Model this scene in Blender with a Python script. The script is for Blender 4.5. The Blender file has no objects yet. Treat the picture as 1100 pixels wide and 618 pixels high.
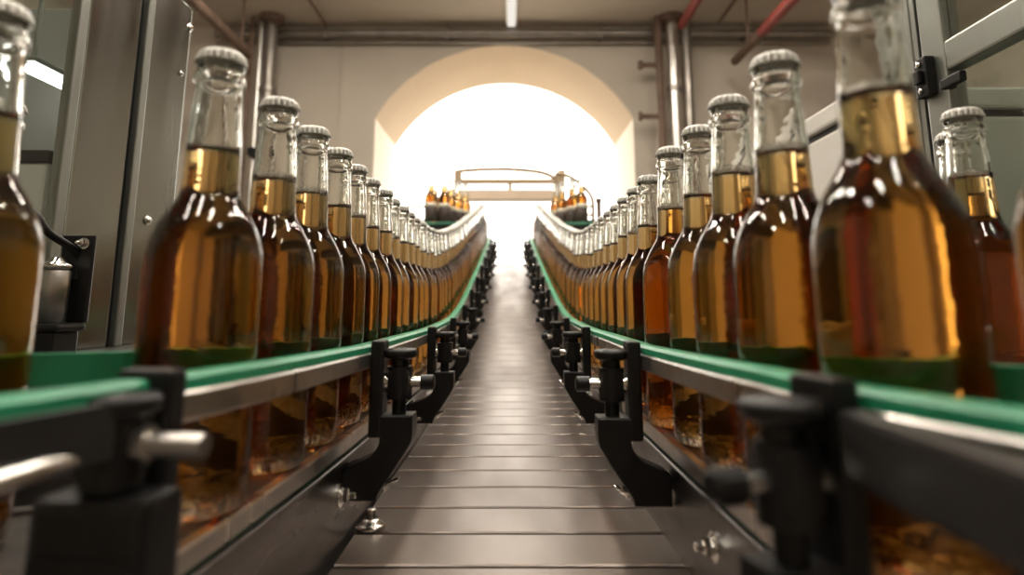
import bpy, bmesh, random
from math import *
from mathutils import Vector, Matrix
random.seed(7)
sc = bpy.context.scene
COL = sc.collection
H0 = 1.10                                   # camera height above the floor; "Z" below is height relative to it

# ---------------------------------------------------------------- measuring helpers (where a thing seen in the photo stands)
T, F, PV, U0 = radians(10), 689.0, 203.5, 548.0
def d2z(u, v, D):
    a = T + atan((PV - v) / F); Z = D * tan(a); c = D * cos(T) + Z * sin(T)
    return Vector(((u - U0) / F * c, D, Z + H0))
def x2(u, v, X):
    c = X * F / (u - U0); up = (PV - v) / F * c
    return Vector((X, c * cos(T) - up * sin(T), c * sin(T) + up * cos(T) + H0))
def z2(u, v, Z):
    a = T + atan((PV - v) / F); D = Z / tan(a); c = D * cos(T) + Z * sin(T)
    return Vector(((u - U0) / F * c, D, Z + H0))

# ---------------------------------------------------------------- materials
def new_mat(name):
    m = bpy.data.materials.new(name); m.use_nodes = True
    nt = m.node_tree; nt.nodes.clear()
    return m, nt, nt.nodes.new('ShaderNodeOutputMaterial')
def surf(name, col, rough=.5, metal=0., noise=0., nscale=20., stretch=(1, 1, 1), rnoise=0., bump=0., bscale=80., spec=.5, col2=None):
    m, nt, out = new_mat(name); N, L = nt.nodes, nt.links
    p = N.new('ShaderNodeBsdfPrincipled')
    p.inputs['Base Color'].default_value = (*col, 1); p.inputs['Roughness'].default_value = rough
    p.inputs['Metallic'].default_value = metal; p.inputs['Specular IOR Level'].default_value = spec
    L.new(p.outputs[0], out.inputs[0])
    tc = N.new('ShaderNodeTexCoord'); mp = N.new('ShaderNodeMapping'); mp.inputs['Scale'].default_value = stretch
    L.new(tc.outputs['Object'], mp.inputs[0])
    if noise or rnoise:
        n = N.new('ShaderNodeTexNoise'); n.inputs['Scale'].default_value = nscale; n.inputs['Detail'].default_value = 6
        L.new(mp.outputs[0], n.inputs['Vector'])
        if noise:
            r = N.new('ShaderNodeMix'); r.data_type = 'RGBA'
            c2 = col2 or tuple(max(0, c * (1 - noise)) for c in col)
            r.inputs[6].default_value = (*col, 1); r.inputs[7].default_value = (*c2, 1)
            cr = N.new('ShaderNodeMapRange'); cr.inputs[1].default_value = .35; cr.inputs[2].default_value = .7
            L.new(n.outputs[0], cr.inputs[0]); L.new(cr.outputs[0], r.inputs[0]); L.new(r.outputs[2], p.inputs['Base Color'])
        if rnoise:
            mr = N.new('ShaderNodeMapRange'); mr.inputs[1].default_value = .3; mr.inputs[2].default_value = .7
            mr.inputs[3].default_value = max(.02, rough - rnoise); mr.inputs[4].default_value = min(1, rough + rnoise)
            L.new(n.outputs[0], mr.inputs[0]); L.new(mr.outputs[0], p.inputs['Roughness'])
    if bump:
        n2 = N.new('ShaderNodeTexNoise'); n2.inputs['Scale'].default_value = bscale; n2.inputs['Detail'].default_value = 4
        L.new(mp.outputs[0], n2.inputs['Vector'])
        b = N.new('ShaderNodeBump'); b.inputs['Strength'].default_value = bump; b.inputs['Distance'].default_value = .002
        L.new(n2.outputs[0], b.inputs['Height']); L.new(b.outputs[0], p.inputs['Normal'])
    return m
def emit(name, col, s):
    m, nt, out = new_mat(name)
    e = nt.nodes.new('ShaderNodeEmission'); e.inputs[0].default_value = (*col, 1); e.inputs[1].default_value = s
    nt.links.new(e.outputs[0], out.inputs[0]); return m

M = {}
M['wall'] = surf('warm grey painted wall', (.50, .44, .365), .8, noise=.12, nscale=1.4, bump=.15, bscale=25)
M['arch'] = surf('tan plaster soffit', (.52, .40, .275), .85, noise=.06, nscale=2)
M['jamb'] = surf('plaster jamb with painted daylight', (.80, .72, .61), .85, noise=.05, nscale=2)  # same plaster as the soffit, paler because daylight on it is painted in
M['ceil'] = surf('ceiling paint', (.46, .40, .33), .85, noise=.1, nscale=1.2)
M['floor'] = surf('sealed concrete floor', (.20, .18, .16), .45, noise=.3, nscale=4, rnoise=.12)
M['yard'] = surf('pale concrete yard', (.62, .58, .52), .9, noise=.15, nscale=2)
M['steel'] = surf('brushed stainless steel', (.62, .59, .55), .32, 1., noise=.12, nscale=30, stretch=(1, 1, .06), rnoise=.08)
M['panel'] = surf('stainless sheet', (.40, .415, .385), .22, 1., noise=.15, nscale=9, stretch=(2, 2, .25), rnoise=.08)
M['plate'] = surf('dark stainless side plate', (.21, .195, .19), .36, 1., noise=.3, nscale=26, stretch=(1, .2, 1), rnoise=.12)
M['bright'] = surf('polished steel', (.78, .76, .72), .18, 1., noise=.1, nscale=60)
M['slat'] = surf('worn steel slats', (.27, .23, .205), .35, .8, noise=.25, nscale=9, stretch=(1.6, .5, 1), rnoise=.07, bump=.03, bscale=400)
M['chain'] = surf('dark table top chain', (.045, .038, .033), .38, .1, noise=.4, nscale=40, rnoise=.1)
M['black'] = surf('black moulded plastic', (.010, .0095, .0095), .40, spec=.32, noise=.3, nscale=60, bump=.06, bscale=500)
M['darkgreen'] = surf('dark green chain strip', (.010, .10, .05), .45, noise=.3, nscale=40)
M['dark'] = surf('dark grey coated bar', (.035, .033, .032), .38, .3, noise=.25, nscale=30)
M['green'] = surf('green guide plastic', (.02, .30, .145), .35, noise=.25, nscale=30, spec=.6)
M['greentop'] = surf('green belt cover', (.05, .22, .13), .5, noise=.2, nscale=20)
M['white'] = surf('white enamel', (.78, .75, .70), .4, noise=.06, nscale=8)
M['inner'] = surf('grey painted inner panel', (.36, .36, .335), .5, noise=.12, nscale=6)
M['alu'] = surf('anodised aluminium', (.36, .375, .345), .40, .85, noise=.08, nscale=40, stretch=(1, 1, .1))
M['pipe'] = surf('galvanised pipe', (.30, .27, .24), .38, .8, noise=.25, nscale=12, rnoise=.1)
M['rust'] = surf('brown old pipe', (.16, .10, .07), .6, .3, noise=.4, nscale=14)
M['red'] = surf('red painted pipe', (.22, .03, .022), .45, noise=.25, nscale=10)
M['bronze'] = surf('bronze coloured frame', (.34, .25, .16), .45, .5, noise=.15, nscale=12)
M['tan'] = surf('tan coated beam', (.60, .47, .35), .55, noise=.1, nscale=10)
M['cap'] = surf('off white crown cap', (.74, .72, .67), .40, .15, noise=.18, nscale=140, bump=.1, bscale=420)
M['label'] = surf('dark brown paper label', (.045, .025, .02), .6, noise=.2, nscale=30)
M['band'] = surf('pale label band', (.62, .55, .45), .6, noise=.1, nscale=30)
M['tube'] = emit('lit fluorescent tube', (1., .93, .83), .75)
M['led'] = emit('lit machine lamp', (1., .98, .94), 7.)
M['hall'] = emit('lit hall lamp', (1., .92, .80), 40.)

def glass_mat():
    m, nt, out = new_mat('clear bottle glass'); N, L = nt.nodes, nt.links
    g = N.new('ShaderNodeBsdfGlass'); g.inputs['IOR'].default_value = 1.5; g.inputs['Roughness'].default_value = 0.
    g.inputs['Color'].default_value = (.985, .985, .97, 1)
    tc = N.new('ShaderNodeTexCoord'); sx = N.new('ShaderNodeSeparateXYZ'); L.new(tc.outputs['Object'], sx.inputs[0])
    mr = N.new('ShaderNodeMapRange'); mr.inputs[1].default_value = .006; mr.inputs[2].default_value = .018
    mr.inputs[3].default_value = 1.; mr.inputs[4].default_value = .035
    L.new(sx.outputs[2], mr.inputs[0])
    v = N.new('ShaderNodeTexNoise'); v.inputs['Scale'].default_value = 190; v.inputs['Detail'].default_value = 1
    L.new(tc.outputs['Object'], v.inputs['Vector'])
    b = N.new('ShaderNodeBump'); b.inputs['Distance'].default_value = .0035
    L.new(v.outputs[0], b.inputs['Height']); L.new(mr.outputs[0], b.inputs['Strength']); L.new(b.outputs[0], g.inputs['Normal'])
    L.new(g.outputs[0], out.inputs[0]); return m
def beer_mat():
    m, nt, out = new_mat('amber beer'); N, L = nt.nodes, nt.links
    t = N.new('ShaderNodeBsdfTransparent'); L.new(t.outputs[0], out.inputs['Surface'])
    a = N.new('ShaderNodeVolumeAbsorption'); a.inputs['Color'].default_value = (.862, .605, .02, 1); a.inputs['Density'].default_value = 62
    L.new(a.outputs[0], out.inputs['Volume']); return m
def pane_mat():
    m, nt, out = new_mat('machine glass pane'); N, L = nt.nodes, nt.links
    t = N.new('ShaderNodeBsdfTransparent'); t.inputs[0].default_value = (.90, .92, .90, 1)
    g = N.new('ShaderNodeBsdfGlossy'); g.inputs['Roughness'].default_value = .03
    f = N.new('ShaderNodeFresnel'); f.inputs[0].default_value = 1.5
    x = N.new('ShaderNodeMixShader'); L.new(t.outputs[0], x.inputs[1]); L.new(g.outputs[0], x.inputs[2])
    ge = N.new('ShaderNodeNewGeometry'); k = N.new('ShaderNodeMath'); k.operation = 'SUBTRACT'; k.inputs[0].default_value = 1.; L.new(ge.outputs['Backfacing'], k.inputs[1])
    k2 = N.new('ShaderNodeMath'); k2.operation = 'MULTIPLY'; L.new(k.outputs[0], k2.inputs[0]); L.new(f.outputs[0], k2.inputs[1]); L.new(k2.outputs[0], x.inputs[0])
    L.new(x.outputs[0], out.inputs[0]); return m
def foam_mat():
    m, nt, out = new_mat('beer foam'); N, L = nt.nodes, nt.links
    t = N.new('ShaderNodeBsdfTransparent'); d = N.new('ShaderNodeBsdfDiffuse'); d.inputs[0].default_value = (.9, .86, .78, 1)
    tl = N.new('ShaderNodeBsdfTranslucent'); tl.inputs[0].default_value = (.9, .86, .78, 1)
    ad = N.new('ShaderNodeMixShader'); L.new(d.outputs[0], ad.inputs[1]); L.new(tl.outputs[0], ad.inputs[2])
    tc = N.new('ShaderNodeTexCoord'); v = N.new('ShaderNodeTexVoronoi'); v.inputs['Scale'].default_value = 700
    L.new(tc.outputs['Object'], v.inputs['Vector'])
    mr = N.new('ShaderNodeMapRange'); mr.inputs[1].default_value = .2; mr.inputs[2].default_value = .7; mr.inputs[3].default_value = .7; mr.inputs[4].default_value = .15
    L.new(v.outputs[0], mr.inputs[0])
    x = N.new('ShaderNodeMixShader'); L.new(mr.outputs[0], x.inputs[0]); L.new(t.outputs[0], x.inputs[1]); L.new(ad.outputs[0], x.inputs[2])
    L.new(x.outputs[0], out.inputs[0]); return m
M['glass'] = glass_mat(); M['beer'] = beer_mat(); M['pane'] = pane_mat(); M['foam'] = foam_mat()

# ---------------------------------------------------------------- mesh helpers
class MB:
    def __init__(s): s.v = []; s.f = []; s.mi = []; s.sm = []
    def add(s, vs, fs, smooth=False, mi=0):
        o = len(s.v); s.v += [tuple(p) for p in vs]; s.f += [tuple(i + o for i in f) for f in fs]
        s.mi += [mi] * len(fs); s.sm += [smooth] * len(fs)
    def box(s, lo, hi, bev=0., mat=None, mi=0):
        lo, hi = Vector(lo), Vector(hi); bm = bmesh.new(); bmesh.ops.create_cube(bm, size=1)
        for v in bm.verts: v.co = Vector(((lo[i] + hi[i]) / 2 + v.co[i] * (hi[i] - lo[i]) for i in range(3)))
        if bev: bmesh.ops.bevel(bm, geom=bm.edges[:], offset=bev, segments=2, affect='EDGES', profile=.6)
        s.frombm(bm, mat, mi)
    def frombm(s, bm, mat=None, mi=0, smooth=False):
        if mat is not None: bmesh.ops.transform(bm, matrix=mat, verts=bm.verts)
        bm.verts.index_update(); s.add([v.co.copy() for v in bm.verts], [[v.index for v in f.verts] for f in bm.faces], smooth, mi); bm.free()
    def ring_strip(s, rings, closed=True, cap=True, smooth=True, mi=0):
        n = len(rings[0]); vs = [p for r in rings for p in r]; fs = []
        for i in range(len(rings) - 1):
            for j in range(n if closed else n - 1):
                k = (j + 1) % n; fs.append((i * n + j, i * n + k, (i + 1) * n + k, (i + 1) * n + j))
        s.add(vs, fs, smooth, mi)
        if cap and closed:
            s.add(rings[0], [tuple(reversed(range(n)))], False, mi); s.add(rings[-1], [tuple(range(n))], False, mi)
    def cyl(s, a, b, r, r2=None, n=20, mi=0):
        a, b = Vector(a), Vector(b); d = (b - a).normalized(); u = d.orthogonal().normalized(); w = d.cross(u); r2 = r if r2 is None else r2
        R = [[p + (u * cos(2 * pi * k / n) + w * sin(2 * pi * k / n)) * q for k in range(n)] for p, q in ((a, r), (b, r2))]
        s.ring_strip(R, mi=mi)
    def tube(s, pts, r, n=10, mi=0):
        pts = [Vector(p) for p in pts]; R = []; u = None
        for i, p in enumerate(pts):
            d = (pts[min(i + 1, len(pts) - 1)] - pts[max(i - 1, 0)]).normalized()
            u = d.orthogonal().normalized() if u is None else (u - d * u.dot(d)).normalized(); w = d.cross(u)
            R.append([p + (u * cos(2 * pi * k / n) + w * sin(2 * pi * k / n)) * r for k in range(n)])
        s.ring_strip(R, mi=mi)
    def lathe(s, prof, n=40, org=(0, 0, 0), axis=None, smooth=True, mi=0, flip=False):
        org = Vector(org); ax = Vector(axis or (0, 0, 1)).normalized(); u = ax.orthogonal().normalized() if axis else Vector((1, 0, 0)); w = ax.cross(u)
        idx = []; vs = []; fs = []
        for r, z in prof:
            if r < 1e-7: idx.append([len(vs)]); vs.append(org + ax * z)
            else:
                idx.append(list(range(len(vs), len(vs) + n))); vs += [org + ax * z + (u * cos(2 * pi * k / n) + w * sin(2 * pi * k / n)) * r for k in range(n)]
        for A, B in zip(idx, idx[1:]):
            for k in range(n):
                q = (k + 1) % n
                if len(A) == 1 and len(B) == 1: continue
                if len(A) == 1: f = (A[0], B[q], B[k])
                elif len(B) == 1: f = (A[k], A[q], B[0])
                else: f = (A[k], A[q], B[q], B[k])
                fs.append(tuple(reversed(f)) if flip else f)
        s.add(vs, fs, smooth, mi)
    def sweep(s, frames, prof, mi=0):
        """frames: (point, inward normal); prof: (n, z) outline"""
        s.ring_strip([[p + n * a + Vector((0, 0, b)) for a, b in prof] for p, n in frames], smooth=False, mi=mi)
    def prism(s, outline, a, b, mi=0):
        """outline in (x, z) extruded along y from a to b"""
        n = len(outline)
        s.add([(x, a, z) for x, z in outline] + [(x, b, z) for x, z in outline],
              [tuple(range(n)), tuple(range(2 * n - 1, n - 1, -1))] + [(i, i + n, (i + 1) % n + n, (i + 1) % n) for i in range(n)], False, mi)
    def mesh(s, name, mats):
        me = bpy.data.meshes.new(name); me.from_pydata(s.v, [], s.f)
        for m in (mats if isinstance(mats, (list, tuple)) else [mats]): me.materials.append(m)
        me.polygons.foreach_set('material_index', s.mi); me.polygons.foreach_set('use_smooth', s.sm); me.update(); return me
    def build(s, name, mats, parent=None, loc=(0, 0, 0), rotz=0, recalc=True):
        me = s.mesh(name, mats)
        if recalc:
            bm = bmesh.new(); bm.from_mesh(me); bmesh.ops.recalc_face_normals(bm, faces=bm.faces); bm.to_mesh(me); bm.free()
        o = bpy.data.objects.new(name, me); COL.objects.link(o); o.location = loc; o.rotation_euler = (0, 0, rotz)
        if parent: o.parent = parent
        return o
def tag(o, label=None, cat=None, group=None, kind=None):
    for k, v in (('label', label), ('category', cat), ('group', group), ('kind', kind)):
        if v: o[k] = v
    return o
def thing(name, label, cat, loc=(0, 0, 0), rotz=0, group=None):
    o = bpy.data.objects.new(name, None); COL.objects.link(o); o.empty_display_size = .05
    o.location = loc; o.rotation_euler = (0, 0, rotz); return tag(o, label, cat, group)
def part(name, fn, mats, parent, loc=(0, 0, 0), rotz=0, label=None):
    m = MB(); fn(m); o = m.build(name, mats, parent, loc, rotz)
    if label: o['label'] = label
    return o
def copy_tree(o, parent=None):
    c = o.copy(); COL.objects.link(c)
    if parent: c.parent = parent
    for ch in list(o.children): copy_tree(ch, c)
    return c
def structure(name, fn, mats):
    m = MB(); fn(m); return tag(m.build(name, mats), kind='structure')

def cr(pts, n=12):
    """Catmull-Rom through points (any dimension)"""
    P = [Vector(p) for p in pts]; out = []
    for i in range(len(P) - 1):
        p0, p1, p2, p3 = P[max(i - 1, 0)], P[i], P[i + 1], P[min(i + 2, len(P) - 1)]
        for k in range(n):
            t = k / n
            out.append(.5 * ((2 * p1) + (p2 - p0) * t + (2 * p0 - 5 * p1 + 4 * p2 - p3) * t * t + (3 * p1 - p0 - 3 * p2 + p3) * t ** 3))
    return out + [P[-1]]
def interp(tab, x):
    if x <= tab[0][0]: return tab[0][1]
    for (a, b), (c, d) in zip(tab, tab[1:]):
        if x <= c: return b + (d - b) * (x - a) / (c - a)
    return tab[-1][1]
ZP = [(p.x, p.y) for p in (Vector((q[0], q[1], 0)) for q in cr([(-.5, -.106, 0), (.6, -.106, 0), (1.05, -.106, 0), (1.45, -.090, 0), (1.94, -.022, 0), (2.6, .105, 0), (3.45, .275, 0), (3.9, .365, 0)]))]
def zb(d): return interp(ZP, d) + H0          # height bottles stand at, along the line: level, then climbing
def slope(d): return atan2(zb(d + .02) - zb(d - .02), .04)
def rail_top(d): return zb(d) + interp([(.3, .077), (.55, .071)], d)
def resample(pts, step):
    out = [pts[0]]; acc = 0
    for a, b in zip(pts, pts[1:]):
        L = (b - a).length
        if L == 0: continue
        while acc + L >= step:
            t = (step - acc) / L; a = a + (b - a) * t; out.append(a); L = (b - a).length; acc = 0
            if L == 0: break
        acc += L
    return out
def frames(path2d, zfun, side):
    """(point, inward normal) along a plan path; side -1 left row, +1 right row"""
    fr = []
    for i, p in enumerate(path2d):
        d = (path2d[min(i + 1, len(path2d) - 1)] - path2d[max(i - 1, 0)]); d = Vector((d.x, d.y, 0)).normalized()
        n = Vector((d.y, -d.x, 0)) if side < 0 else Vector((-d.y, d.x, 0))
        fr.append((Vector((p.x, p.y, zfun(p.y))), n))
    return fr
def plan(pts, step=.025): return resample(cr([(x, y, 0) for x, y in pts], 24), step)
END = 3.56
ROW = {-1: [(-.385, .2255), (-.36, .235), (-.251, .2955), (-.169, .357), (-.166, .446), (-.165, .6), (-.166, 1.0), (-.168, 1.5), (-.167, 2.0), (-.158, 2.7), (-.152, END)],
       1: [(.36, .170), (.30, .185), (.21, .215), (.1575, .266), (.155, .36), (.156, .44), (.157, .6), (.162, 1.0), (.166, 1.5), (.166, 2.0), (.158, 2.7), (.152, END)]}
RAIL = {-1: [(-.21, .10), (-.180, .155), (-.159, .208), (-.142, .262), (-.132, .31), (-.127, .40), (-.124, .55), (-.120, .8), (-.120, 1.4), (-.121, 2.0), (-.114, 2.7), (-.108, END)],
        1: [(.20, .10), (.166, .145), (.1414, .184), (.1325, .21), (.1215, .25), (.116, .32), (.1135, .43), (.1145, .6), (.117, .9), (.120, 1.4), (.121, 2.0), (.114, 2.7), (.108, END)]}
PLATE = {-1: [(-.18, .12), (-.164, .20), (-.153, .285), (-.147, .37), (-.138, .57), (-.134, .9), (-.136, 1.5), (-.138, 2.0), (-.132, 2.7), (-.127, END)],
         1: [(.165, .12), (.150, .20), (.138, .285), (.133, .37), (.131, .57), (.131, .9), (.135, 1.5), (.138, 2.0), (.132, 2.7), (.127, END)]}
BELT = -.085                                 # belt surface below the level the bottles stand at

# ---------------------------------------------------------------- room
W, CEIL = 3.2, H0 + 2.245
structure('floor', lambda m: m.box((-W - .2, -3.2, -.2), (W + .2, 5.95, 0)), M['floor'])
structure('ceiling', lambda m: m.box((-W - .2, -3.2, CEIL), (W + .2, 5.0, CEIL + .2)), M['ceil'])
structure('wall_left', lambda m: m.box((-W - .2, -3.2, 0), (-W, 5.0, CEIL)), M['wall'])
structure('wall_right', lambda m: m.box((W, -3.2, 0), (W + .2, 5.0, CEIL)), M['wall'])
structure('wall_near', lambda m: m.box((-W, -3.2, 0), (W, -3.0, CEIL)), M['wall'])
AX, AW, SP, RISE = -.049, 1.041, H0 + 1.4655, .62
AR = (AW ** 2 + RISE ** 2) / (2 * RISE); AC = SP + RISE - AR; A0 = asin(AW / AR)
arc = [(AX + AR * sin(t), AC + AR * cos(t)) for t in [-A0 + 2 * A0 * k / 40 for k in range(41)]]
def arch_wall(m):
    X0, X1 = -W, W
    for k in range(40):                                        # above the opening
        (xa, za), (xb, zb_) = arc[k], arc[k + 1]
        for y, fl in ((5.0, 0), (5.95, 1)):
            f = (0, 1, 2, 3) if fl else (3, 2, 1, 0)
            m.add([(xa, y, za), (xb, y, zb_), (xb, y, CEIL + .2), (xa, y, CEIL + .2)], [f])
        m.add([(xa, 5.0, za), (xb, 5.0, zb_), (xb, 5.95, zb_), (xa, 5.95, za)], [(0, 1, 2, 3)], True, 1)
    for x0, x1 in ((X0, AX - AW), (AX + AW, X1)):
        for y in (5.0, 5.95): m.add([(x0, y, 0), (x1, y, 0), (x1, y, CEIL + .2), (x0, y, CEIL + .2)], [(0, 1, 2, 3)])
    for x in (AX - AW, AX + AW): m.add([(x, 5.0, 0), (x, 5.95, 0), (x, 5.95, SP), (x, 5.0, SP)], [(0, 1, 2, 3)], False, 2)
    m.add([(X0, 5.0, CEIL + .2), (X1, 5.0, CEIL + .2), (X1, 5.95, CEIL + .2), (X0, 5.95, CEIL + .2)], [(0, 1, 2, 3)])
    for x in (X0, X1): m.add([(x, 5.0, 0), (x, 5.95, 0), (x, 5.95, CEIL + .2), (x, 5.0, CEIL + .2)], [(0, 1, 2, 3)])
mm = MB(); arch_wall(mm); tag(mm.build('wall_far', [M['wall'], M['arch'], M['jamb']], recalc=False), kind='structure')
# shallow panel seams on the far wall
def seams(m):
    for u in (367, 843):
        p = d2z(u, 90, 5.0); m.box((p.x - .008, 4.985, 0), (p.x + .008, 5.002, CEIL), .002)
structure('trim_1', seams, M['wall'])
structure('ground', lambda m: m.box((-9, 5.95, -.25), (9, 20, -.02)), M['yard'])

# pipework under the ceiling
def p_tag(name, label, cat, fn, mats): return tag(part(name, fn, mats, None), label, cat)
def conduit(m):
    a, b = d2z(232, 36, 4.93), d2z(892, 36, 4.93); zc = d2z(550, 36, 4.93).z
    m.cyl((a.x, 4.93, zc), (b.x, 4.93, zc), .036); m.cyl((a.x, 4.955, zc - .07), (b.x, 4.955, zc - .07), .012)
    for u in (350, 480, 645, 800):
        x = d2z(u, 36, 4.93).x; m.box((x - .014, 4.90, zc - .05), (x + .014, 4.999, zc + .05), .004); m.cyl((x, 4.93, zc), (x, 4.93, CEIL - .001), .008)
p_tag('horizontal_conduit', 'long horizontal grey pipe running along the far wall just under the ceiling above the arch', 'pipe', conduit, M['pipe'])
CZ_ = d2z(550, 36, 4.93).z
def standpipe(us, rs, name, label, mats):
    t = thing(name, label, 'pipe', (0, 0, 0))
    for (u, r, mat) in zip(us, rs, mats):
        x = d2z(u, 60, 4.80).x
        part('pipe_run', lambda m: (m.cyl((x, 4.80, 0), (x, 4.80, CEIL), r, n=24),), mat, t)
    x = d2z(us[0], 60, 4.80).x
    part('flange', lambda m: (m.cyl((x, 4.80, CEIL - .05), (x, 4.80, CEIL), rs[0] * 2.0, n=28), m.cyl((x, 4.80, CEIL - .07), (x, 4.80, CEIL - .05), rs[0] * 1.4, n=28)), M['rust'], t)
    for z in (1.9, 2.72): part('clamp', lambda m: (m.cyl((x, 4.80, H0 + z - 1.1), (x, 4.80, H0 + z - 1.06), rs[0] * 1.25, n=24), m.box((x - .012, 4.80, H0 + z - 1.1), (x + .012, 4.995, H0 + z - 1.06))), M['pipe'], t)
    return t
lp = standpipe([290, 279, 269], [.050, .026, .018], 'standpipe', 'upright grey steel pipes with a flange at the ceiling, left of the arch', [M['pipe'], M['steel'], M['rust']])
pb = d2z(271, 163, 4.72)
part('pipe_clip', lambda m: m.box((pb.x - .035, 4.70, pb.z - .03), (pb.x + .035, 4.80, pb.z + .03), .006), M['black'], lp)
rp = standpipe([723, 738, 708], [.050, .036, .030], 'standpipe', 'upright steel and brown pipes with a flange at the ceiling, right of the arch', [M['steel'], M['pipe'], M['rust']])
for v in (70, 125):
    def valve(m):
        p = d2z(696, v, 4.80); m.cyl((p.x - .06, 4.80, p.z), (p.x + .085, 4.80, p.z), .020); m.lathe([(0, -.02), (.036, -.014), (.036, .014), (0, .02)], 16, (p.x - .06, 4.80, p.z), (1, 0, 0))
    part('valve', valve, M['rust'], rp)
def along(u0, v0, u1, v1, Z):
    a, b = z2(u0, v0, Z), z2(u1, v1, Z); x = (a.x + b.x) / 2
    return x, min(a.y, b.y) - 1.6, max(a.y, b.y)
x, a, b = along(745, 0, 736, 27, 2.10)
def redp(m): m.cyl((x, a, H0 + 2.10), (x, min(b, 4.76), H0 + 2.10), .034); [m.cyl((x, y, H0 + 2.10), (x, y, CEIL), .008) for y in (a + .5, a + 1.4)]
p_tag('hanging_pipe', 'short red pipe running along the ceiling toward the flange of the right standpipes', 'pipe', redp, M['red'])
x_, a_, b_ = along(850, 0, 790, 66, 1.84)
def redp2(m):
    m.cyl((x_, a_, H0 + 1.84), (x_, b_ - .55, H0 + 1.84), .036, mi=0); m.cyl((x_, b_ - .55, H0 + 1.84), (x_, min(b_, 4.98), H0 + 1.84), .033, mi=1)
    for y in (a_ + .3, a_ + 1.3, b_ - .3): m.cyl((x_, y, H0 + 1.84), (x_, y, CEIL), .008, mi=1)
p_tag('hanging_pipe', 'long pipe hung under the ceiling at the right, red near and brown toward the wall', 'pipe', redp2, [M['red'], M['rust']])
x3, a3, b3 = along(335, 0, 349, 27, 2.17)
p_tag('hanging_conduit', 'thin dark cable conduit along the ceiling, meeting the horizontal pipe left of the arch', 'conduit', lambda m: (m.cyl((x3, a3, H0 + 2.17), (x3, min(b3, 4.88), H0 + 2.17), .014), [m.cyl((x3, y, H0 + 2.17), (x3, y, CEIL), .007) for y in (a3 + .4, a3 + 1.5)]), M['rust'])
x4, a4, b4 = along(210, 0, 265, 58, 1.85)
p_tag('hanging_pipe', 'dark pipe slanting overhead toward the left standpipes', 'pipe', lambda m: (m.cyl((x4, a4, H0 + 1.85), (x4, min(b4, 4.97), H0 + 1.85), .036), [m.cyl((x4, y, H0 + 1.85), (x4, y, CEIL), .008) for y in (a4 + .3, a4 + 1.5, b4 - .15)]), M['rust'])
x5, a5, b5 = along(792, 0, 770, 24, 2.17)
p_tag('hanging_conduit', 'thin dark cable conduit along the ceiling between the two red pipes', 'conduit', lambda m: (m.cyl((x5, a5, H0 + 2.17), (x5, min(b5, 4.88), H0 + 2.17), .014), [m.cyl((x5, y, H0 + 2.17), (x5, y, CEIL), .007) for y in (a5 + .4, a5 + 1.5)]), M['rust'])

# hall lamps
def ceiling_lamp(x, y, l, w, mat, label, grp=None, z=CEIL):
    t = thing('ceiling_light', label, 'ceiling light', (x, y, z), 0, grp)
    part('housing', lambda m: m.box((-w / 2 - .015, -l / 2 - .02, -.03), (w / 2 + .015, l / 2 + .02, 0), .006), M['white'], t)
    part('diffuser', lambda m: m.box((-w / 2, -l / 2, -.05), (w / 2, l / 2, -.0301), .005), mat, t)
    return t
ceiling_lamp(0.01, 4.38, 1.0, .06, M['tube'], 'white tube light on the ceiling above the middle of the arch')
for x in (-1.5, -.55, .45, 1.4):
    for y in (-.6, .9, 1.9, 2.7, 3.4): ceiling_lamp(x, y, .50, .13, M['hall'], 'lit hall lamp on the ceiling over the filling line', 'hall lamps over the line')

# ---------------------------------------------------------------- slat belt in the middle
BW = .130
def belt_z(d): return zb(d) + BELT
bt = thing('slat_conveyor', 'wide steel slat conveyor running down the middle and up toward the bright arch', 'conveyor', (0, 1.5, 0))
def slats(m):
    y = .02; pitch = .0690; y = .512 - pitch * 7
    while y < 3.52:
        g = .0030; a, b = y + g, y + pitch - g
        ya = a; yb = b; za, zb2 = belt_z(a), belt_z(b); w = interp([(1.0, BW), (1.5, BW + .006), (2.2, BW + .008), (2.8, BW + .002), (3.5, BW)], y)
        c = .0012
        prof = [(ya, za - .010), (ya, za - c), (ya + c, za), (yb - c, zb2), (yb, zb2 - c), (yb, zb2 - .010)]
        n = len(prof); vs = [(-w, p, q) for p, q in prof] + [(w, p, q) for p, q in prof]
        vs = [(v[0], v[1] - 1.5, v[2]) for v in vs]
        m.add(vs, [tuple(range(n)), tuple(range(2 * n - 1, n - 1, -1))] + [(i, (i + 1) % n, (i + 1) % n + n, i + n) for i in range(n)])
        y += pitch
part('slat_belt', slats, M['slat'], bt)
YS = [i * .05 for i in range(0, 71)]
def bed(m):
    m.ring_strip([[Vector((sx * (BW - .004), y - 1.5, belt_z(y) + dz)) for sx, dz in ((-1, -.012), (1, -.012), (1, -.05), (-1, -.05))] for y in YS], smooth=False)
part('belt_bed', bed, M['dark'], bt)
for s in (-1, 1):
    for y in (.35, 1.6, 2.9):
        part('leg', lambda m: (m.box((s * .10 - .015, y - 1.515, .012), (s * .10 + .015, y - 1.485, belt_z(y) - .045)), m.cyl((s * .10, y - 1.5, 0), (s * .10, y - 1.5, .012), .03)), M['steel'], bt)
part('end_roller', lambda m: m.cyl((-BW, 3.535 - 1.5, belt_z(3.53) - .025), (BW, 3.535 - 1.5, belt_z(3.53) - .025), .022, n=24), M['steel'], bt)

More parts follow.
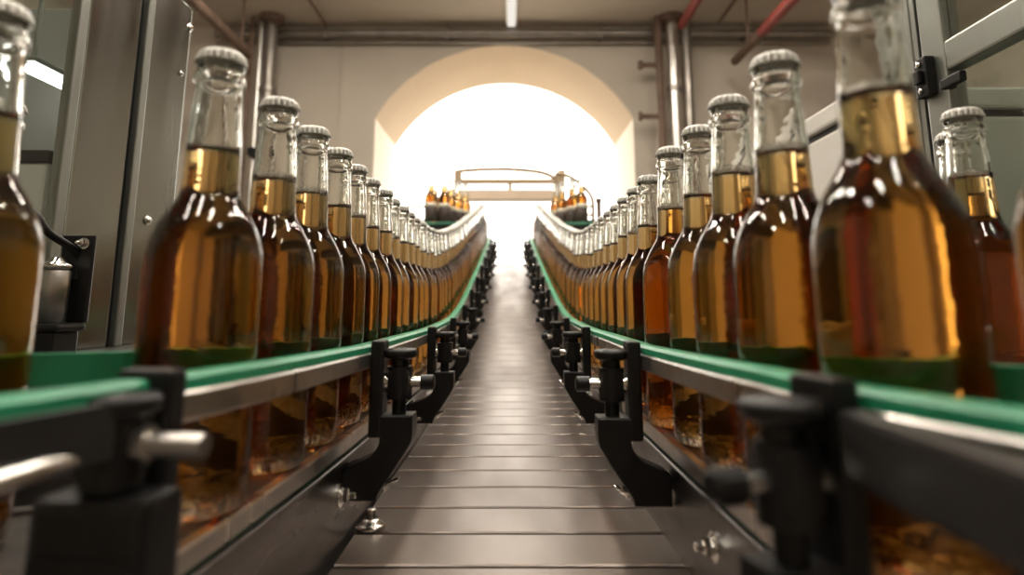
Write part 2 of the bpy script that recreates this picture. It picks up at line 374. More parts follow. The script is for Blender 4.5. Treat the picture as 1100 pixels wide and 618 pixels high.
# ---------------------------------------------------------------- bottle conveyors and guide rails
def hexbolt(m, p, n, r=.0058, wr=.0092):
    p = Vector(p); n = Vector(n).normalized()
    m.lathe([(0, 0), (wr, 0), (wr, .0016), (wr * .72, .0018), (wr * .72, .0032), (0, .0032)], 24, p, n, smooth=False)
    m.lathe([(0, .003), (r, .003), (r, .0072), (r * .82, .0082), (0, .0082)], 6, p, n, smooth=False)
    m.lathe([(0, .008), (r * .5, .008), (r * .5, .0125), (r * .35, .0135), (0, .0135)], 14, p, n, smooth=False)
SIDE = {-1: 'left', 1: 'right'}
def at_y(path, y):
    for a, b in zip(path, path[1:]):
        if (a.y - y) * (b.y - y) <= 0 and a.y != b.y:
            t = (y - a.y) / (b.y - a.y); return a + (b - a) * t
    return path[-1]
outer = {}
for s in (-1, 1):
    org = Vector((s * .17, 1.5, 0))
    cv = thing('bottle_conveyor', f'curving bottle conveyor with dark side plate carrying the {SIDE[s]} row of bottles', 'conveyor', org)
    def shift(fr): return [(p - org, n) for p, n in fr]
    pp = plan(PLATE[s]); rp_ = plan(ROW[s]); fr = frames(pp, zb, s)
    ro = [p + (-n) * .047 for p, n in frames(rp_, lambda d: 0, s)]; ro = [Vector((p.x, p.y, 0)) for p in ro]; outer[s] = ro
    def deck(m):
        N = 170; A = pp; B = ro
        # nearest pairing by arclength fraction
        L = lambda P, t: P[min(int(t * (len(P) - 1)), len(P) - 2)].lerp(P[min(int(t * (len(P) - 1)), len(P) - 2) + 1], t * (len(P) - 1) - min(int(t * (len(P) - 1)), len(P) - 2))
        R = []
        for k in range(N + 1):
            a, b = L(A, k / N), L(B, k / N)
            za = zb(a.y); zbb = zb(b.y)
            R.append([Vector((a.x, a.y, za - .0005)) - org, Vector((b.x, b.y, zbb - .0005)) - org, Vector((b.x, b.y, zbb - .012)) - org, Vector((a.x, a.y, za - .012)) - org])
        m.ring_strip(R, smooth=False)
    part('table_top_chain', deck, M['chain'], cv)
    part('wear_strip', lambda m: m.sweep(shift(fr), [(-.004, -.001), (.006, -.001), (.007, -.0025), (.007, -.0118), (-.004, -.0118)]), M['steel'], cv)
    part('green_strip', lambda m: m.sweep(shift(fr), [(-.004, -.0119), (.0045, -.0119), (.0045, -.0154), (-.004, -.0154)]), M['darkgreen'], cv)
    part('side_plate', lambda m: m.sweep(shift(fr), [(-.004, -.0155), (.007, -.0155), (.008, -.0162), (.008, -.0185), (.003, -.0195), (.003, -.100), (-.004, -.100)]), M['plate'], cv)
    frO = frames(ro, zb, s)
    part('outer_plate', lambda m: m.sweep(shift(frO), [(-.003, .002), (.003, .002), (.003, -.09), (-.003, -.09)]), M['plate'], cv)
    k = 0
    for y in ((.345, .545, .72, .89, 1.10,) if s < 0 else (.325, .435, .545, .72, .89, 1.10,)) + ( 1.38, 1.68, 2.0, 2.35, 2.7, 3.05):
        p = at_y(pp, y); i = min(range(len(fr)), key=lambda j: (fr[j][0] - Vector((p.x, p.y, zb(y)))).length); n = fr[i][1]
        part('bolt', lambda m: hexbolt(m, Vector((p.x, p.y, zb(y) - .045)) + n * .003 - org, n), M['bright'], cv, label='steel hex bolt with washer')
    for y in (.48, 1.2, 2.2, 3.2):
        p = at_y(pp, y)
        part('leg', lambda m: (m.box((p.x + s * .02 - .015 - org.x, y - 1.515, .012), (p.x + s * .02 + .015 - org.x, y - 1.485, zb(y) - .012)), m.cyl((p.x + s * .02 - org.x, y - 1.5, 0), (p.x + s * .02 - org.x, y - 1.5, .012), .032)), M['steel'], cv)
    # inner guide rail
    rl = thing('guide_rail', f'green guide rail with steel backing between the slat belt and the {SIDE[s]} bottle row', 'guide rail', org)
    fr_r = frames(plan(RAIL[s]), rail_top, s)
    part('green_strip', lambda m: m.sweep(shift(fr_r), [(-.007, -.0005), (-.005, 0), (.004, 0), (.006, -.002), (.006, -.0065), (-.007, -.0065)]), M['green'], rl)
    part('steel_backing', lambda m: m.sweep(shift(fr_r), [(-.003, -.0068), (.0065, -.0068), (.0075, -.008), (.0075, -.018), (.0065, -.019), (-.003, -.019)]), M['steel'], rl)
    # lower bar near the camera
    if s > 0:
        q = part('guide_shade_bar', lambda m: m.box((.109, .09, rail_top(.2) - .029), (.120, .225, rail_top(.2) - .006), .003), M['dark'], None)
        tag(q, 'thick dark bar in front of the green rail at the near right corner', 'guide bar')
    else:
        q = part('guide_shade_bar', lambda m: m.sweep([f for f in fr_r if .10 < f[0].y < .258], [(.008, -.0055), (.014, -.0055), (.014, -.024), (.008, -.024)]), M['dark'], None)  # added dark strip, covers the bright steel backing so it looks shaded
        tag(q, 'dark strip added as shade in front of the green rail at the near left corner', 'guide bar')
    # outer guide rail
    og = thing('guide_rail', f'green guide rail behind the {SIDE[s]} row of bottles, away from the belt', 'guide rail', org)
    fo = frames([p for p in ro], rail_top, s)
    part('green_strip', lambda m: m.sweep(shift([(p + n * .010, n) for p, n in fo]), [(-.004, .004), (.004, .004), (.004, -.012), (-.004, -.012)]), M['green'], og)
    for y in (.40, 1.0, 1.7, 2.4, 3.1):
        i = min(range(len(ro)), key=lambda j: abs(ro[j].y - y) + (0 if j > 10 else 1)); p, n = fo[i]
        part('support_post', lambda m: m.cyl(Vector((p.x, p.y, zb(p.y) + .0015)) - org + n * .003, Vector((p.x, p.y, rail_top(p.y) - .004)) - org + n * .003, .004, n=12), M['steel'], og)

# ---------------------------------------------------------------- rail brackets (local +x points to the slat belt, origin on the rail's top)
def make_bracket(label, grp, R_=.053, RZ=-.031, aw=.0115):
    t = thing('rail_bracket', label, 'rail bracket', (0, 0, 0), 0, grp)
    part('rail_clamp', lambda m: (m.box((.0078, -.0115, -.074), (.0190, .0115, .0035), .0025),), M['black'], t)
    part('foot_arm', lambda m: arm(m, aw), M['black'], t)
    part('post', lambda m: (m.cyl((.031, 0, -.062), (.031, 0, -.012), .0058, n=20), m.cyl((.031, 0, -.0175), (.031, 0, -.0115), .0078, .0072, n=20)), M['black'], t)
    part('cross_clamp', lambda m: (m.cyl((.031, 0, RZ - .013), (.031, 0, RZ + .013), .0105, n=24), m.box((.022, -.009, RZ - .011), (.040, .009, RZ + .011), .003)), M['black'], t)
    kb = part('knob', lambda m: (m.lathe([(0, -.005), (.010, -.005), (.0138, -.003), (.0142, .001), (.0128, .0032), (0, .0038)], 28, (.031, 0, -.007)),), M['black'], t)
    part('rod', lambda m: (m.cyl((.0185, 0, RZ), (R_, 0, RZ), .0042, n=20),), M['bright'], t, label='polished steel rod')
    part('washer', lambda m: (m.cyl((.0191, 0, RZ), (.0204, 0, RZ), .0088, n=24), m.cyl((.0204, 0, RZ), (.0228, 0, RZ), .0066, n=6)), M['bright'], t, label='steel nut and washer')
    part('rod_cap', lambda m: (m.cyl((R_ - .004, 0, RZ), (R_ + .006, 0, RZ), .0062, n=20), m.cyl((R_ + .006, 0, RZ), (R_ + .0075, 0, RZ), .0062, .0045, n=20)), M['black'], t)
    for z in (-.060,): part('screw', lambda m: (m.lathe([(0, 0), (.0030, 0), (.0026, .0016), (0, .002)], 12, (.0189, .004, z), (1, 0, 0)),), M['bright'], t, label='small steel screw')
    part('foot_bolt', lambda m: hexbolt(m, (.0195, .004, -.114), (1, 0, .45), .0032, .005), M['bright'], t, label='steel bolt')
    return t
def arm(m, w):
    # chunky moulded foot: upright under the post, then sloping back and down onto the side plate
    inner = cr([(.044, -.056, 0), (.044, -.074, 0), (.040, -.083, 0), (.030, -.099, 0), (.019, -.115, 0), (.0165, -.122, 0)], 5)
    outer_ = cr([(-.0122, -.122, 0), (-.0122, -.100, 0), (-.003, -.094, 0), (.010, -.088, 0), (.017, -.079, 0), (.018, -.068, 0), (.018, -.056, 0)], 5)
    pts = [(p.x, p.y) for p in inner] + [(p.x, p.y) for p in outer_]
    b = .0012; n = len(pts); cx = sum(p[0] for p in pts) / n; cz = sum(p[1] for p in pts) / n
    ins = [(x + (cx - x) * .06, z + (cz - z) * .04) for x, z in pts]
    m.ring_strip([[Vector((x, -w, z)) for x, z in ins], [Vector((x, -w + b, z)) for x, z in pts], [Vector((x, w - b, z)) for x, z in pts], [Vector((x, w, z)) for x, z in ins]], smooth=False)
ORD = ['nearest', 'second', 'third', 'fourth', 'fifth', 'sixth', 'seventh', 'eighth', 'ninth', 'tenth', 'eleventh', 'twelfth']
proto = None
for s in (-1, 1):
    path = plan(RAIL[s]); fr_r = frames(path, rail_top, s)
    for k, y in enumerate((.274 if s < 0 else .240, .56 if s < 0 else .545, .90, 1.23, 1.54, 1.84, 2.11, 2.37, 2.62, 2.86, 3.09, 3.31)):
        lab = f'black rail bracket with knob and steel rod, {ORD[k]} along the belt on its {SIDE[s]} side'
        if k == 0: lab = f'blurred black rail bracket nearest the viewer on the {SIDE[s]} side of the belt'
        if k == 0 and s < 0: t = make_bracket(lab, 'rail brackets along the slat belt', .10, -.022, .019)
        elif proto is None: t = proto = make_bracket(lab, 'rail brackets along the slat belt')
        else: t = copy_tree(proto)
        t['label'] = lab
        p = at_y(path, y); i = min(range(len(fr_r)), key=lambda j: abs(fr_r[j][0].y - y)); n = fr_r[i][1]
        if k == 0 and s < 0:
            n = Vector((-.10, -1, 0)).normalized()
            part('mount_block', lambda m: m.box((.0185, -.021, -.082), (.043, .021, -.037), .004), M['black'], t)
            part('cross_pin', lambda m: (m.cyl((.031, .0095, -.021), (.031, .034, -.021), .0042, n=18), m.cyl((.031, .0095, -.021), (.031, .0135, -.021), .0068, n=6)), M['steel'], t, label='steel cross pin')
        t.location = (p.x, y, rail_top(y)); t.rotation_euler = (0, 0, atan2(n.y, n.x))
# mushroom foot on the belt edge
t = thing('levelling_knob', 'round steel knob with stepped washer on the left edge of the slat belt', 'knob', Vector((-.1195, .592, belt_z(.592))))
part('washer', lambda m: m.lathe([(0, 0), (.0125, 0), (.013, .002), (.0115, .004), (.008, .0055), (.0075, .008), (0, .008)], 28), M['bright'], t)
part('stud', lambda m: m.lathe([(0, .008), (.0042, .008), (.0042, .015), (.0036, .016), (0, .016)], 16), M['steel'], t)

# ---------------------------------------------------------------- bottles
HB = .25
OUT = [(.0, .0030), (.018, .0012), (.0255, .0), (.0285, .0012), (.0299, .0050), (.03025, .012)] + [(.03025, .019 + .0075 * k) for k in range(13)] + [(.03024, .1165), (.03015, .1240), (.0298, .1315), (.0285, .1390),
       (.0261, .1458), (.0231, .1518), (.0201, .1570), (.0176, .1612), (.0160, .1648), (.0153, .1690), (.01505, .1750), (.0148, .182), (.0145, .196), (.0138, .208), (.0131, .218), (.0126, .226),
       (.0125, .2285), (.0138, .2302), (.0142, .2325), (.0138, .2348), (.0126, .2365), (.0124, .2385), (.0129, .2400), (.0132, .2420), (.0130, .2450), (.0118, .2468), (0., .2470)]
def dense(prof, k=3):
    pts = cr([(r, z, 0) for r, z in prof], k); return [(max(p.x, 0.), p.y) for p in pts]
OUTD = dense(OUT)
def rad(z):
    best = 0
    for (r0, z0), (r1, z1) in zip(OUTD[9:], OUTD[10:]):
        if min(z0, z1) <= z <= max(z0, z1) and z1 != z0: return r0 + (r1 - r0) * (z - z0) / (z1 - z0)
    return .0125
def glass_mesh(fill):
    m = MB(); m.lathe(OUTD, 56)
    w = .0021; cav = [(0, fill), (rad(fill) - w - .0012, fill), (rad(fill) - w, fill + .0010)]
    z = fill + .004
    while z < .243: cav.append((min(rad(z), .0146) - w - (.0006 if z > .226 else 0), z)); z += .004
    cav += [(.0095, .2445), (0, .2448)]
    m.lathe(cav, 40, flip=True)
    return m.mesh('bottle_glass', M['glass'])
def beer_mesh(fill):
    m = MB(); w = .0019; p = [(0, .0085), (.016, .0062), (.024, .0050), (.0272, .0075), (.0283, .013)]
    z = .016
    while z < fill - .002: p.append((rad(z) - w, z)); z += .0045
    p += [(rad(fill) - w, fill - .0012), (rad(fill) - w - .001, fill - .0004), (0, fill - .0004)]
    m.lathe(p, 40); return m.mesh('beer', M['beer'])
def foam_mesh(fill):
    m = MB(); r = rad(fill) - .0024
    m.lathe([(0, fill + .0003), (r, fill + .0003), (r - .0002, fill + .0052), (r - .0012, fill + .0042), (r - .003, fill + .0022), (0, fill + .0016)], 32)
    return m.mesh('foam', M['foam'])
def cap_mesh():
    m = MB(); n = 21 * 8; rows = [(0, .2502, 0), (.006, .2501, 0), (.0105, .2494, 0), (.0122, .2482, .0), (.0129, .2468, .0003), (.0133, .2450, .0005), (.0136, .2432, .0008), (.0139, .2420, .0009), (.0133, .2419, .0008), (.0127, .2440, .0004), (.0122, .2474, 0), (0, .2474, 0)]
    R = []
    for r, z, a in rows:
        R.append([Vector(((r + a * cos(21 * 2 * pi * k / n)) * cos(2 * pi * k / n), (r + a * cos(21 * 2 * pi * k / n)) * sin(2 * pi * k / n), z)) for k in range(n)])
    m.ring_strip(R, cap=False); me = m.mesh('crown_cap', M['cap'])
    bm = bmesh.new(); bm.from_mesh(me); bmesh.ops.remove_doubles(bm, verts=bm.verts, dist=1e-6); bmesh.ops.recalc_face_normals(bm, faces=bm.faces); bm.to_mesh(me); bm.free(); return me
FILLS = [.190, .193, .1965]
GM = [glass_mesh(f) for f in FILLS]; BM_ = [beer_mesh(f) for f in FILLS]; FM = [foam_mesh(f) for f in FILLS]; CM = cap_mesh()
def label_mesh():
    m = MB(); m.lathe([(.03040, .022), (.0306, .0222), (.0306, .088), (.03040, .0882)], 56, mi=0); m.lathe([(.0304, .0883), (.0307, .0884), (.0307, .108), (.0304, .1081)], 56, mi=1)
    return m.mesh('paper_label', [M['label'], M['band']])
LM = label_mesh()
bproto = {}
def bottle(x, y, z, label, group, v=0, tilt=0, foam=False, labelled=False, spin=None):
    key = (v, foam, labelled)
    if key not in bproto:
        t = thing('beer_bottle', label, 'bottle', (0, 0, 0), 0, group)
        for nm, me in [('bottle_glass', GM[v]), ('beer', BM_[v]), ('crown_cap', CM)] + ([('foam', FM[v])] if foam else []) + ([('paper_label', LM)] if labelled else []):
            o = bpy.data.objects.new(nm, me); COL.objects.link(o); o.parent = t
        bproto[key] = t
    else:
        t = copy_tree(bproto[key])
    t.location = (x, y, z); t['label'] = label; t['group'] = group
    t.rotation_euler = (tilt, 0, random.uniform(0, 6.28) if spin is None else spin)
    t.rotation_mode = 'XYZ'
    m = Matrix.Rotation(tilt, 3, 'X') @ Matrix.Rotation(t.rotation_euler.z, 3, 'Z'); t.rotation_euler = m.to_euler()
    return t
KNOWN = {-1: [(-.360, .235), (-.251, .2955), (-.1690, .357), (-.1665, .446), (-.1650, .521), (-.1640, .597)],
         1: [(.2085, .2165), (.1575, .266), (.1570, .362), (.1560, .441), (.1570, .519), (.1520, .592), (.1680, .655)]}
NAMES = ['nearest to the viewer', 'second', 'third', 'fourth', 'fifth', 'sixth', 'seventh', 'eighth', 'ninth', 'tenth', 'eleventh', 'twelfth', 'thirteenth', 'fourteenth']
for s in (-1, 1):
    path = plan(ROW[s], .002); pts = list(KNOWN[s])
    fine = [p for p in path if p.y > pts[-1][1]]
    last = Vector((pts[-1][0], pts[-1][1], 0))
    for p in fine:
        if Vector((p.x - last.x, p.y - last.y, (zb(p.y) - zb(last.y)))).length >= .0715:
            pts.append((p.x + random.uniform(-.0022, .0022), p.y)); last = Vector((p.x, p.y, 0))
    start = 1 if s < 0 else 0
    for k, (x, y) in enumerate(pts[start:] if s < 0 else pts):
        side = SIDE[s]
        if k == 0: lab = f'blurred amber beer bottle cut by the {side} edge of the photo'
        elif k == 1: lab = ('large sharp amber beer bottle with whole cap in view, second in the left row' if s < 0 else 'largest blurred amber beer bottle, second in the right row, cap out of view')
        elif k < 13: lab = f'capped amber beer bottle, {NAMES[k]} from the front in the {side} row'
        else: lab = f'small amber beer bottle far up the {side} row, beyond its thirteenth bottle'
        bottle(x, y, zb(y) + (.0004), lab, f'beer bottles in the {side} row', v=random.choice((0, 1, 2)), tilt=slope(y), foam=(k in (2, 3, 5, 8)))

# ---------------------------------------------------------------- outer conveyors with a few bottles
for s in (-1, 1):
    o = thing('outer_conveyor', f'flat dark side conveyor beside the {SIDE[s]} machine', 'conveyor', (s * .36, .7, 0))
    part('table_top_chain', lambda m: m.box((-.052, -.29, zb(.5) - .02), (.052, .30, zb(.5) - .0005), .002), M['chain'], o)
    part('side_plate', lambda m: (m.box((-.056, -.29, zb(.5) - .08), (-.0522, .30, zb(.5) + .001)), m.box((.0522, -.29, zb(.5) - .08), (.056, .30, zb(.5) + .001))), M['plate'], o)
    for y in (-.2, .2):
        part('leg', lambda m: (m.box((-.04, y - .015, 0), (.04, y + .015, zb(.5) - .02)),), M['steel'], o)
bottle(-.366, .446, zb(.5) + .0003, 'capped beer bottle standing behind the blurred bottle at the left edge', 'bottles on the side conveyors', 1)
bottle(.343, .470, zb(.5) + .0003, 'capped beer bottle at the right edge standing before the glass machine door', 'bottles on the side conveyors', 2, foam=True)
bottle(.381, .535, zb(.5) + .0003, 'beer bottle half hidden behind the one in front of the right machine door', 'bottles on the side conveyors', 0)

# ---------------------------------------------------------------- left machine (glass enclosure)
def machine(s, ytop, y0, y1, label):
    return thing('machine_enclosure', label, 'machine', (s * .75, (y0 + y1) / 2, 0))
ZM = H0 + .455
lm = thing('machine_enclosure', 'stainless steel machine enclosure with a glass door on the left of the line', 'machine', (0, 0, 0))
X = -.5
part('base_cabinet', lambda m: (m.box((-1.05, .20, .04), (-.43, .955, H0 - .055), .004), [m.cyl((x, y, 0), (x, y, .05), .03) for x in (-1.0, -.48) for y in (.25, .9)]), M['dark'], lm)
part('back_panel', lambda m: m.box((-1.05, .20, H0 - .0549), (-1.04, .955, ZM), .001), M['inner'], lm)
part('end_panel', lambda m: m.box((-1.0399, .945, H0 - .0549), (X - .004, .955, ZM), .001), M['inner'], lm)
part('roof_panel', lambda m: m.box((-1.05, .20, ZM + .0001), (X + .004, .957, ZM + .012), .002), M['pane'], lm)
sp1 = part('side_panel', lambda m: m.box((X - .012, .716, H0 - .0549), (X, .815, ZM), .002), M['panel'], lm)
part('door_seal', lambda m: m.box((X - .014, .8155, H0 - .0549), (X - .006, .829, ZM)), M['black'], lm)
part('corner_post', lambda m: m.box((X - .02, .8295, H0 - .0549), (X + .002, .8445, ZM), .002), M['alu'], lm)
sp2 = part('side_panel', lambda m: m.box((X - .012, .845, H0 - .0549), (X, .9445, ZM), .002), M['panel'], lm)
for (u, v) in ((203, 30), (194, 79), (158, 237), (153, 322)):
    p = x2(u, v, X); r = .0045 if (u, v) in ((203, 30), (158, 237)) else .0028
    q = part('screw', lambda m: (m.lathe([(0, 0), (r * 1.5, 0), (r * 1.5, .001), (r, .0012), (r, .004), (r * .6, .005), (0, .005)], 18, p, (1, 0, 0)),), M['bright'], sp2)
dr = part('glass_door', lambda m: m.box((X - .006, .235, H0 - .045), (X - .002, .700, ZM - .02)), M['pane'], lm)
part('door_frame', lambda m: (m.box((X - .012, .700, H0 - .0549), (X, .7155, ZM), .002), m.box((X - .012, .205, H0 - .0549), (X, .235, ZM), .002), m.box((X - .012, .235, ZM - .02), (X, .700, ZM), .002), m.box((X - .012, .235, H0 - .0549), (X, .700, H0 - .045), .002)), M['alu'], lm)
# lamp inside
t = thing('machine_lamp', 'lit white tube lamp hanging inside the left machine behind its glass door', 'lamp', (-.645, .875, H0 + .31))
part('tube', lambda m: m.cyl((0, -.056, 0), (0, .056, 0), .0075, n=16), M['led'], t)
part('lamp_bracket', lambda m: (m.box((-.010, -.062, .008), (.010, .062, .016), .002), m.cyl((0, -.05, .016), (0, -.05, .1449), .003), m.cyl((0, .05, .016), (0, .05, .1449), .003)), M['alu'], t)
# white control unit inside
t = thing('control_unit', 'white upright box with a dark lid inside the left machine', 'control box', (-.64, .86, H0 - .0548))
part('casing', lambda m: m.box((-.035, -.04, 0), (.035, .04, .235), .004), M['white'], t)
part('lid', lambda m: m.box((-.038, -.043, .2351), (.038, .043, .252), .003), M['dark'], t)
# sensor
sx, sy = -.462, .60
sb = thing('sensor_unit', 'small metal sensor canister on a black bracket beside the left machine door', 'sensor', (-.463, .66, H0 - .0548))
part('foot', lambda m: (m.box((-.017, -.02, 0), (.017, .02, .026), .003), m.box((-.024, -.022, .026), (.022, .022, .034), .003)), M['black'], sb)
part('canister', lambda m: m.lathe([(0, .0342), (.0130, .0342), (.0130, .086), (.0115, .088), (0, .088)], 32), M['steel'], sb)
part('ribbed_cap', lambda m: m.lathe([(0, .0882), (.014, .0882), (.015, .091), (.0135, .0935), (.008, .096), (.006, .1), (0, .101)], 32), M['bright'], sb)
part('backplate', lambda m: m.box((-.010, .0165, .0342), (.024, .0215, .125), .002), M['black'], sb)
part('screw', lambda m: hexbolt(m, (.014, .0164, .116), (0, -1, 0), .004, .006), M['bright'], sb)
hp = [(-.497, .60, H0 + .17), (-.478, .60, H0 + .172), (-.462, .615, H0 + .160), (-.450, .64, H0 + .135), (-.447, .665, H0 + .105), (-.447, .678, H0 + .072)]
hp = [Vector((-.4995, .555, H0 + .10))] + [x2(u, v, xx) for u, v, xx in ((22, 224, -.485), (38, 232, -.475), (52, 250, -.468), (60, 272, -.465), (64, 300, -.463))]
hp[-1].y = hp[-2].y = .6785; hp[-1].x = hp[-2].x = -.456
tag(part('hose', lambda m: m.tube(cr(hp, 8), .0042, 12), M['black'], None), 'black hose curving down to the sensor beside the left machine door', 'hose')

# ---------------------------------------------------------------- right machine
rm = thing('machine_enclosure', 'aluminium framed machine enclosure with glass panes and black latch on the right', 'machine', (0, 0, 0))
X = .5; ZR = H0 + .47
part('base_cabinet', lambda m: (m.box((.43, .20, .04), (1.05, .80, H0 - .055), .004), [m.cyl((x, y, 0), (x, y, .05), .03) for x in (1.0, .48) for y in (.25, .75)]), M['dark'], rm)
part('back_panel', lambda m: m.box((1.04, .20, H0 - .0549), (1.05, .80, ZR), .001), M['inner'], rm)
part('end_panel', lambda m: m.box((X + .03, .790, H0 - .0549), (1.0399, .80, ZR), .001), M['pane'], rm)
part('roof_panel', lambda m: m.box((X - .004, .20, ZR + .0001), (1.05, .80, ZR + .012), .002), M['pane'], rm)
part('corner_post', lambda m: (m.box((X, .7565, H0 - .0549), (X + .03, .785, ZR), .003), m.box((X + .002, .7475, H0 - .0549), (X + .03, .7563, ZR), .001)), M['alu'], rm)
part('door_seal', lambda m: m.box((X + .004, .7405, H0 - .0549), (X + .024, .7473, ZR)), M['black'], rm)
fd = part('door_frame', lambda m: (m.box((X, .700, H0 - .0549), (X + .022, .740, ZR), .003), m.box((X, .205, H0 - .0549), (X + .022, .24, ZR), .003),
     m.box((X, .24, H0 + .262), (X + .022, .700, H0 + .297), .003), m.box((X, .24, ZR - .03), (X + .022, .700, ZR), .003), m.box((X, .24, H0 - .0549), (X + .022, .700, H0 - .02), .003)), M['alu'], rm)
part('glass_pane', lambda m: m.box((X + .009, .24, H0 - .02), (X + .013, .700, H0 + .262)), M['pane'], rm)
part('glass_pane', lambda m: m.box((X + .009, .24, H0 + .297), (X + .013, .700, ZR - .03)), M['pane'], rm)
pc = x2(999, 84, X)
la = part('latch', lambda m: (m.box((X - .012, pc.y - .012, pc.z - .024), (X - .0001, pc.y + .010, pc.z + .024), .002), m.box((X - .018, pc.y - .006, pc.z - .008), (X - .012, pc.y + .006, pc.z + .008), .002)), M['black'], rm, label='black latch')
for dz in (-.016, .016): part('screw', lambda m: m.lathe([(0, 0), (.0042, 0), (.0036, .0022), (0, .003)], 16, (X - .012, pc.y, pc.z + dz), (-1, 0, 0)), M['bright'], la)
part('hinge', lambda m: m.box((X - .008, .760, pc.z - .020), (X - .0001, .768, pc.z + .018), .002), M['black'], rm)
ph = x2(1030, 88, X)
part('handle', lambda m: (m.box((X - .014, ph.y - .022, ph.z - .006), (X - .006, ph.y + .012, ph.z + .006), .002), m.box((X - .006, ph.y + .004, ph.z - .005), (X, ph.y + .012, ph.z + .005))), M['black'], rm)
# inner gear seen through the panes
t = thing('filler_housing', 'dark boxy equipment with pale bars behind the panes of the right machine', 'machine part', (.78, .48, H0 - .0548))
part('housing', lambda m: m.box((-.10, -.16, 0), (.16, .16, .22), .006), M['dark'], t)
part('bar', lambda m: m.box((-.13, -.18, .2201), (-.09, .18, .25), .004), M['white'], t)
part('bar', lambda m: m.box((-.02, -.18, .2201), (.02, .18, .25), .004), M['alu'], t)
part('column', lambda m: m.cyl((.08, .05, .2201), (.08, .05, .46), .03), M['steel'], t)
# white cabinet further on
t = thing('white_cabinet', 'white machine cabinet with a dark groove beyond the right machine', 'cabinet', (.8, 1.14, 0))
part('body', lambda m: (m.box((-.30, -.26, .05), (.30, .26, H0 + .262), .006), [m.cyl((x, y, 0), (x, y, .055), .03) for x in (-.25, .25) for y in (-.2, .2)]), M['white'], t)
part('groove', lambda m: m.box((-.296, -.255, H0 + .2621), (.296, .255, H0 + .272)), M['black'], t)
part('lid', lambda m: m.box((-.304, -.264, H0 + .2721), (.304, .264, H0 + .304), .005), M['white'], t)

# ---------------------------------------------------------------- far end: gate, tables, bottles, railing
GY = 3.75
def gx(u, v): return d2z(u, v, GY)
g = thing('portal_frame', 'bronze metal gate frame straddling the belt in front of the bright arch', 'frame', (0, GY, 0))
xl, xr = gx(492, 190).x, gx(603, 190).x; zt = gx(550, 183).z; zm = gx(550, 195).z
for xx in (xl, xr): part('post', lambda m: (m.box((xx - .022, -.016, 0), (xx + .022, .016, zt), .003), m.box((xx - .04, -.04, 0), (xx + .04, .04, .01))), M['bronze'], g)
part('cross_rail', lambda m: m.box((xl + .0221, -.012, zm - .016), (xr - .0221, .012, zm + .014), .003), M['bronze'], g)
part('top_rail', lambda m: m.tube(cr([(xl, 0, zt - .006), (xl * .6, 0, zt + .004), (0, 0, zt + .006), (xr * .55, 0, zt - .01), (xr * .8, 0, zt - .035), (xr - .016, 0, zm)], 8), .013, 10), M['bronze'], g)
part('hanger', lambda m: m.box((-.012, -.010, gx(548, 205).z), (.012, .010, zm - .0161)), M['bronze'], g)
part('beam', lambda m: m.box((xl + .0221, -.05, gx(548, 216).z), (xr - .0221, .05, gx(548, 205).z), .004), M['tan'], g)
for s in (-1, 1):
    ty = 3.15; tz = d2z(548, 244, ty).z; xc = s * .345
    t = thing('side_table', f'green topped table behind the far end of the {SIDE[s]} row of bottles', 'table', (xc, ty, 0))
    part('table_top', lambda m: m.box((-.145, -.20, tz - .012), (.145, .26, tz), .003), M['greentop'], t)
    part('apron', lambda m: m.box((-.140, -.19, tz - .06), (.140, .25, tz - .0121), .002), M['dark'], t)
    for a in (-.12, .12):
        for b in (-.17, .23): part('leg', lambda m: m.box((a - .012, b - .012, 0), (a + .012, b + .012, tz - .06)), M['steel'], t)
    sp = [(-.385, 3.08), (-.322, 3.10), (-.302, 3.215), (-.268, 3.285), (-.236, 3.345), (-.385, 3.24)] if s < 0 else [(.240, 3.36), (.268, 3.28), (.312, 3.20), (.350, 3.11), (.34, 3.34)]
    for k, (bx, by) in enumerate(sp):
        bottle(bx, by, tz + .0003, f'labelled beer bottle on the green table behind the far {SIDE[s]} row', f'labelled bottles on the {SIDE[s]} table', v=k % 3, labelled=True)
    part('back_rail', lambda m: (m.box((-.14, .245, tz + .025), (.14, .262, tz + .068), .002), [m.cyl((s * q, .25, tz), (s * q, .25, tz + .026), .005) for q in (-.10, .0, .12)]), M['dark'], t)
    part('side_rail', lambda m: m.box((min(s * .150, s * .27), -.06, tz - .03), (max(s * .150, s * .27), .02, tz + .035), .002), M['dark'], t)
RY = 3.6
def hp3(u, v): return d2z(u, v, RY)
t = thing('guard_rail', 'thin bent tube railing behind the right row near the arch', 'railing', (0, 0, 0))
pts = [hp3(598, 186), hp3(612, 190), hp3(626, 200), hp3(635, 211), hp3(637, 222), hp3(637, 245)]; pts.append(Vector((pts[-1].x, RY, 0)))
part('bent_tube', lambda m: m.tube(cr(pts[:-1], 6) + [pts[-1]], .011, 10), M['bronze'], t)
p0 = hp3(598, 186); part('upright', lambda m: m.cyl((p0.x, RY, 0), (p0.x, RY, p0.z), .011, n=10), M['bronze'], t)
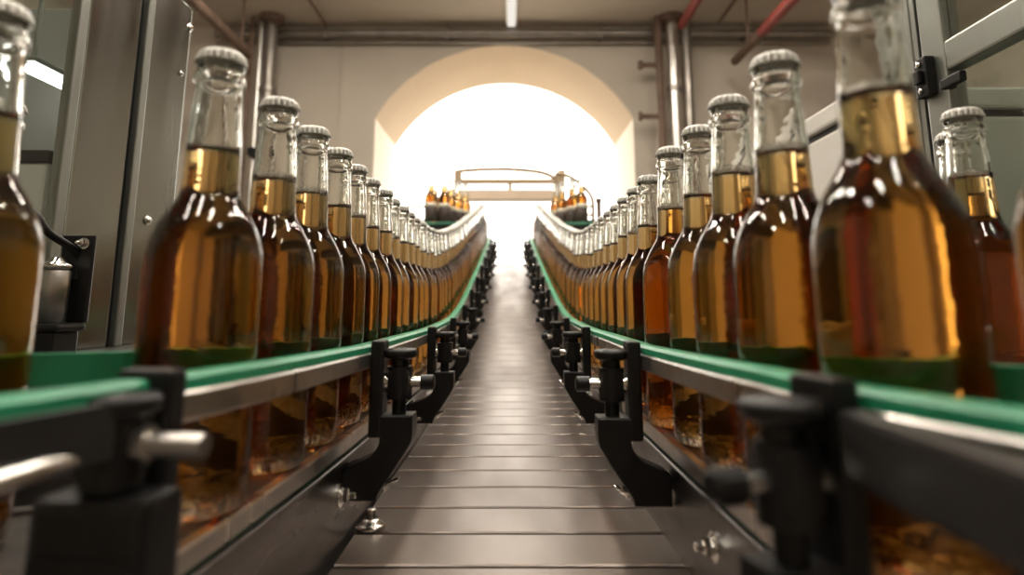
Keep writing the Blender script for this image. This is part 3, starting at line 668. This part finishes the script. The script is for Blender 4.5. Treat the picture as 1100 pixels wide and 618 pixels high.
for v in (222, 231): 
    a, b = hp3(600, v), hp3(637, v); part('cross_bar', lambda m: m.cyl((a.x, RY, a.z), (b.x, RY, a.z), .008, n=10), M['bronze'], t)
p0 = hp3(643, 213)
t = thing('stand_post', 'short brown post standing right of the bent tube railing near the arch', 'post', (p0.x, RY, 0))
part('post', lambda m: m.cyl((0, 0, 0), (0, 0, p0.z - .02), .014, n=14), M['rust'], t); part('cap', lambda m: m.lathe([(0, 0), (.02, 0), (.02, .016), (.014, .02), (0, .02)], 16, (0, 0, p0.z - .02)), M['rust'], t)
t = thing('guard_rail', 'low thin bar railing behind the left row near the arch', 'railing', (0, 0, 0))
a, b = d2z(402, 222, 4.2), d2z(478, 222, 4.2)
part('cross_bar', lambda m: m.cyl((a.x, 4.2, a.z), (b.x, 4.2, a.z), .010, n=10), M['bronze'], t)
for q in (a, b): part('upright', lambda m: m.cyl((q.x, 4.2, 0), (q.x, 4.2, a.z + .004), .012, n=10), M['bronze'], t)

# ---------------------------------------------------------------- daylight, camera
w = bpy.data.worlds.new('bright sky'); sc.world = w; w.use_nodes = True
bgn = w.node_tree.nodes['Background']; bgn.inputs[0].default_value = (1., .935, .84, 1); bgn.inputs[1].default_value = 3.6
cam = bpy.data.cameras.new('camera'); co = bpy.data.objects.new('camera', cam); COL.objects.link(co)
co.location = (0, 0, H0); co.rotation_euler = (radians(100), 0, 0)
cam.sensor_width = 36; cam.lens = F / 1100 * 36; cam.shift_y = -(309 - PV) / 1100; cam.shift_x = 2 / 1100; cam.clip_start = .01
cam.dof.use_dof = True; cam.dof.focus_distance = .70; cam.dof.aperture_fstop = 4.5; cam.dof.aperture_blades = 0
sc.camera = co
sc.view_settings.view_transform = 'Standard'; sc.view_settings.look = 'None'; sc.view_settings.gamma = 1; sc.view_settings.use_curve_mapping = False
sc.view_settings.exposure = 0.3
cy = sc.cycles
cy.use_denoising = True; cy.max_bounces = 28; cy.transmission_bounces = 28; cy.glossy_bounces = 8; cy.diffuse_bounces = 4; cy.transparent_max_bounces = 40
cy.caustics_reflective = True; cy.caustics_refractive = True; cy.blur_glossy = .5; cy.sample_clamp_indirect = 6.0
